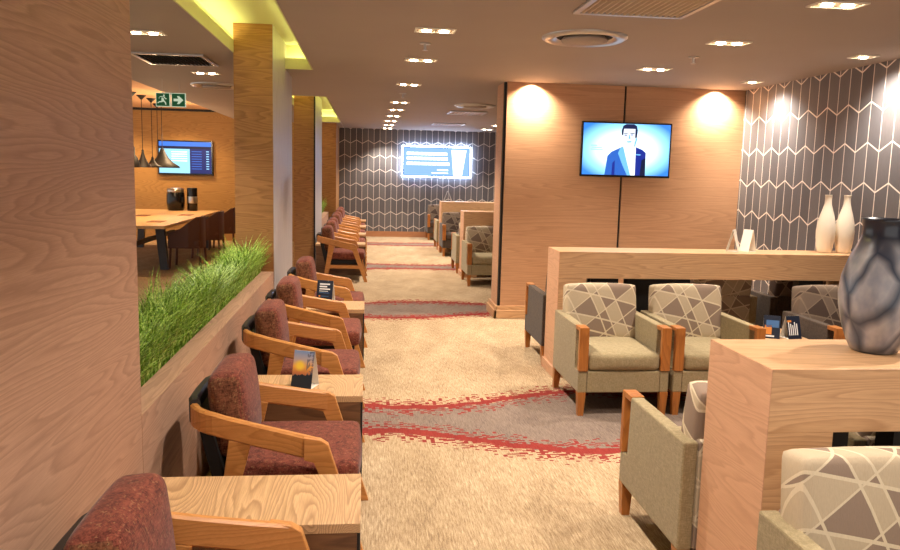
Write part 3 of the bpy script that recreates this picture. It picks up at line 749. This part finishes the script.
# exit sign
M['exit_green'] = emis('exit green', (26,112,62), .25); M['exit_white'] = emis('exit cream', (214,228,196), .55)
t = thing('exit_sign', 'hanging green exit sign with running figure and right arrow', 'sign', (-2.38, 9.9, 2.40))
obj('board', box(-.175, -.008, -.012, .012, 0, .165), M['exit_white'], t); obj('board', box(.008, .175, -.012, .012, 0, .165), M['exit_white'], t)
obj('panel', box(-.168, -.015, -.014, -.0122, .007, .158), M['exit_green'], t); obj('panel', box(.015, .168, -.014, -.0122, .007, .158), M['exit_green'], t)
def sg_(name, pts): 
    return flat(name, [(a, b) for a, b in pts], -.0142, M['exit_white'], t)
sg_('arrow', [(.035,.068),(.09,.068),(.075,.035),(.10,.035),(.15,.083),(.10,.13),(.075,.13),(.09,.098),(.035,.098)])
sg_('figure', [(-.088,.135),(-.078,.146),(-.068,.135),(-.072,.124),(-.084,.124)])
sg_('figure', [(-.13,.112),(-.092,.118),(-.075,.105),(-.062,.088),(-.045,.09),(-.046,.098),(-.06,.1),(-.07,.118),(-.078,.12),(-.098,.124),(-.125,.12),(-.14,.098),(-.132,.094)])
sg_('figure', [(-.105,.11),(-.083,.1),(-.078,.078),(-.055,.05),(-.05,.022),(-.062,.022),(-.068,.046),(-.09,.062),(-.1,.052),(-.132,.05),(-.15,.036),(-.156,.044),(-.134,.062),(-.108,.064)])
for s in (-.1, .1):
    bm = bmesh.new(); CY(bm, (s, 0, .165), (s, 0, H-2.40), .003, 6); obj('hanger', bm, M['steel'], t)

# ------------------------------------------------------------------ ceiling fittings
def spot(x, y, z, e, ang=110, blend=.7, size=.03, col=(1, .90, .78), aim=None):
    L = bpy.data.lights.new('downlight beam', 'SPOT'); L.energy = e; L.spot_size = math.radians(ang); L.spot_blend = blend; L.shadow_soft_size = size; L.color = col
    o = bpy.data.objects.new('downlight_beam', L); COL.objects.link(o); o.location = (x, y, z)
    if aim: o.rotation_euler = Vector(aim).to_track_quat('-Z', 'Y').to_euler()
    return o
def make_down(n=2):
    t = thing('downlight', '', 'downlight'); w = .15 if n == 2 else .09
    bm = bmesh.new(); h = .085
    for a in ((-w, w, -h, -h+.015), (-w, w, h-.015, h), (-w, -w+.015, -h+.015, h-.015), (w-.015, w, -h+.015, h-.015)): B(bm, a[0], a[1], a[2], a[3], -.008, 0)
    obj('frame', bm, M['white_paint'], t)
    obj('housing', box(-w+.015, w-.015, -h+.015, h-.015, -.003, -.0005), M['vent_slat'], t)
    for x in ((-.065, .065) if n == 2 else (0,)): obj('bulb', lathe([(.036, -.005), (.032, -.014), (.008, -.016)], 20, (x, 0)), M['bulb'], t)
    return t
down2 = make_down(2); down1 = make_down(1); du = {}
def dl(n, x, y, label, e, group, **k):
    s = down2 if n == 2 else down1
    if n not in du: du[n] = 1; s.location = (x, y, H); s['label'] = label; s['group'] = group
    else: dup(s, (x, y, H), 0, label, group)
    if e: spot(x, y, H-.03, e, **k)
G3 = 'twin ceiling downlights of the aisle row'; words = ['first', 'second', 'third', 'fourth', 'fifth', 'sixth', 'seventh', 'eighth', 'ninth']
for i, y in enumerate((5.85, 7.40, 9.5, 12.0, 13.45, 15.0, 16.5, 18.0, 19.4)):
    dl(2, .49, y, '%s twin square downlight of the aisle row, counted from the nearest' % words[i], (150 if i < 3 else 170), G3)
for i, y in enumerate((4.44, 5.82, 7.38)):
    dl(2, 2.74, y, ('twin downlight over the seats, at the upper right edge of the view', 'twin downlight over the seats, above right of the wall screen', 'twin downlight over the seats, closest to the wood screen wall')[i], 110, 'twin ceiling downlights over the armchairs')
for i, y in enumerate((6.18, 8.05)):
    dl(1, 4.08, y, ('single downlight by the right chevron wall, the nearer one', 'single downlight in the corner of the screen wall and chevron wall')[i], 110, 'single ceiling downlights by the chevron wall', ang=125, blend=1, aim=(.35, 0, -1))
for i, (x, y) in enumerate(((-1.75, 6.5), (-1.80, 9.1))):
    dl(2, x, y, ('twin downlight on the dining side ceiling beside the near wall panel', 'twin downlight on the dining side ceiling before the exit sign')[i], 90, 'twin ceiling downlights of the dining side')
for i, (x, y) in enumerate(((2.85, 17.0), (2.85, 18.6))):
    dl(2, x, y, ('nearer small far downlight at the edge of the screen wall', 'farther small far downlight at the edge of the screen wall')[i], 150, 'far ceiling downlights')
# lamps of the same rows behind the camera / out of frame
for x, y, e in ((.49, 4.3, 130), (.49, 2.8, 130), (.49, 1.2, 110), (2.74, 3.0, 110), (2.74, 1.5, 100), (4.08, 4.4, 60), (4.08, 2.6, 60), (2.8, 13.0, 120), (2.8, 15.2, 120)): spot(x, y, H-.03, e)
# wall washers at the wood wall
for x in (1.86, 4.05): spot(x, YW-.085, H-.006, 190, ang=135, blend=1, size=.02, aim=(0, .18, -1), col=(1, .86, .68))
# dining lights
for x, y, e in ((-4.1, 13.6, 130), (-4.1, 15.6, 130), (-4.1, 17.3, 110), (-5.6, 17.3, 110), (-2.6, 17.3, 90)): spot(x, y, 2.9, e, ang=130, col=(1, .66, .34))
# bare point lights without fixtures, beside the pendants, for the raised dining ceiling
for x, y in ((-4.12, 14.4), (-4.1, 16.2)):
    L = bpy.data.lights.new('dining ceiling glow', 'POINT'); L.energy = 28; L.color = (1, .68, .38); L.shadow_soft_size = .05
    o = bpy.data.objects.new('dining_ceiling_glow', L); COL.objects.link(o); o.location = (x+.35, y, 2.2)

def square_vent(label, x, y, w, d, slats, dark=False, z=H):
    t = thing('ceiling_vent', label, 'vent', (x, y, z), 0, 'square ceiling vents'); b = .035
    bm = bmesh.new()
    for a in ((-w, w, -d, -d+b), (-w, w, d-b, d), (-w, -w+b, -d+b, d-b), (w-b, w, -d+b, d-b)): B(bm, *a, -.02, 0, bev=.004)
    obj('frame', bm, M['chrome'], t)
    obj('backing', box(-w+b, w-b, -d+b, d-b, -.003, -.0005), M['vent_dark'], t)
    bm = bmesh.new(); n = slats
    for i in range(n):
        xx = -w+b+(2*w-2*b)*(i+.5)/n; q = (2*w-2*b)/n*.24
        PR(bm, [(xx-q, -.004), (xx+q*.2, -.018), (xx+q, -.018), (xx-q*.2, -.004)], -d+b, d-b, 'xz')
    obj('grille', bm, M['vent_slat'] if not dark else M['vent_dark'], t)
square_vent('large slatted ceiling vent at the top edge above the near counter', 1.65, 4.55, .36, .42, 17)
square_vent('slatted ceiling vent in the far aisle ceiling', 1.72, 13.6, .32, .35, 10)
square_vent('farthest slatted ceiling vent near the chevron wall', 1.75, 17.0, .34, .35, 10)
square_vent('dark perforated ceiling vent over the dining side', -1.87, 8.0, .34, .38, 16, True)
def round_vent(label, x, y, r=.32):
    t = thing('round_diffuser', label, 'vent', (x, y, H+.0005), 0, 'round ceiling diffusers')
    obj('ring', lathe([(r, 0), (r, -.012), (r*.9, -.03), (r*.72, -.018), (r*.66, -.004)], 48, cap=False), M['chrome'], t, None, True)
    obj('backing', lathe([(r*.7, -.001), (r*.7, -.004)], 40), M['vent_dark'], t)
    obj('disc', lathe([(r*.5, -.006), (r*.55, -.024), (r*.54, -.034), (.01, -.036)], 40), M['ceiling'], t, None, True)
round_vent('round ceiling diffuser above the aisle left of the wood wall', 1.62, 5.86)
round_vent('round ceiling diffuser far down the aisle', 1.66, 12.1)
round_vent('round ceiling diffuser on the dining side before the exit sign', -1.93, 10.4)
for (x, y, l) in ((2.78, 6.56, 'small sprinkler head in the ceiling right of the wall screen'), (.46, 6.45, 'small round detector between the nearest aisle downlights'), (.47, 10.6, 'small far sprinkler head in the aisle light row')):
    bm = lathe([(.045, 0), (.045, -.008), (.012, -.012), (.010, -.05), (.022, -.055), (.022, -.058)], 16)
    tag(obj('sprinkler', bm, M['chrome'], None, (x, y, H)), l, 'sprinkler', 'ceiling sprinklers')

# ------------------------------------------------------------------ world, camera
w = bpy.data.worlds.new('World'); scene.world = w; w.use_nodes = True
w.node_tree.nodes['Background'].inputs[0].default_value = (1, .96, .92, 1); w.node_tree.nodes['Background'].inputs[1].default_value = .75
f, yaw, pit, rol = 771.6, math.radians(6.28), math.radians(7.62), math.radians(-1.42)
cy, sy = math.cos(yaw), math.sin(yaw)
fwd = Vector((sy*math.cos(pit), cy*math.cos(pit), -math.sin(pit))); r = Vector((cy, -sy, 0)); d = fwd.cross(r)
r2 = r*math.cos(rol)+d*math.sin(rol); d2 = -r*math.sin(rol)+d*math.cos(rol)
cam = bpy.data.cameras.new('Camera'); cam.sensor_width = 36; cam.lens = f/900*36; cam.clip_start = .05
co = bpy.data.objects.new('Camera', cam); COL.objects.link(co)
m = Matrix((r2, -d2, -fwd)).transposed().to_4x4(); m.translation = (0, 0, 1.7); co.matrix_world = m
scene.camera = co
vs = scene.view_settings; vs.view_transform = 'Standard'; vs.look = 'None'; vs.exposure = .5; vs.gamma = 1
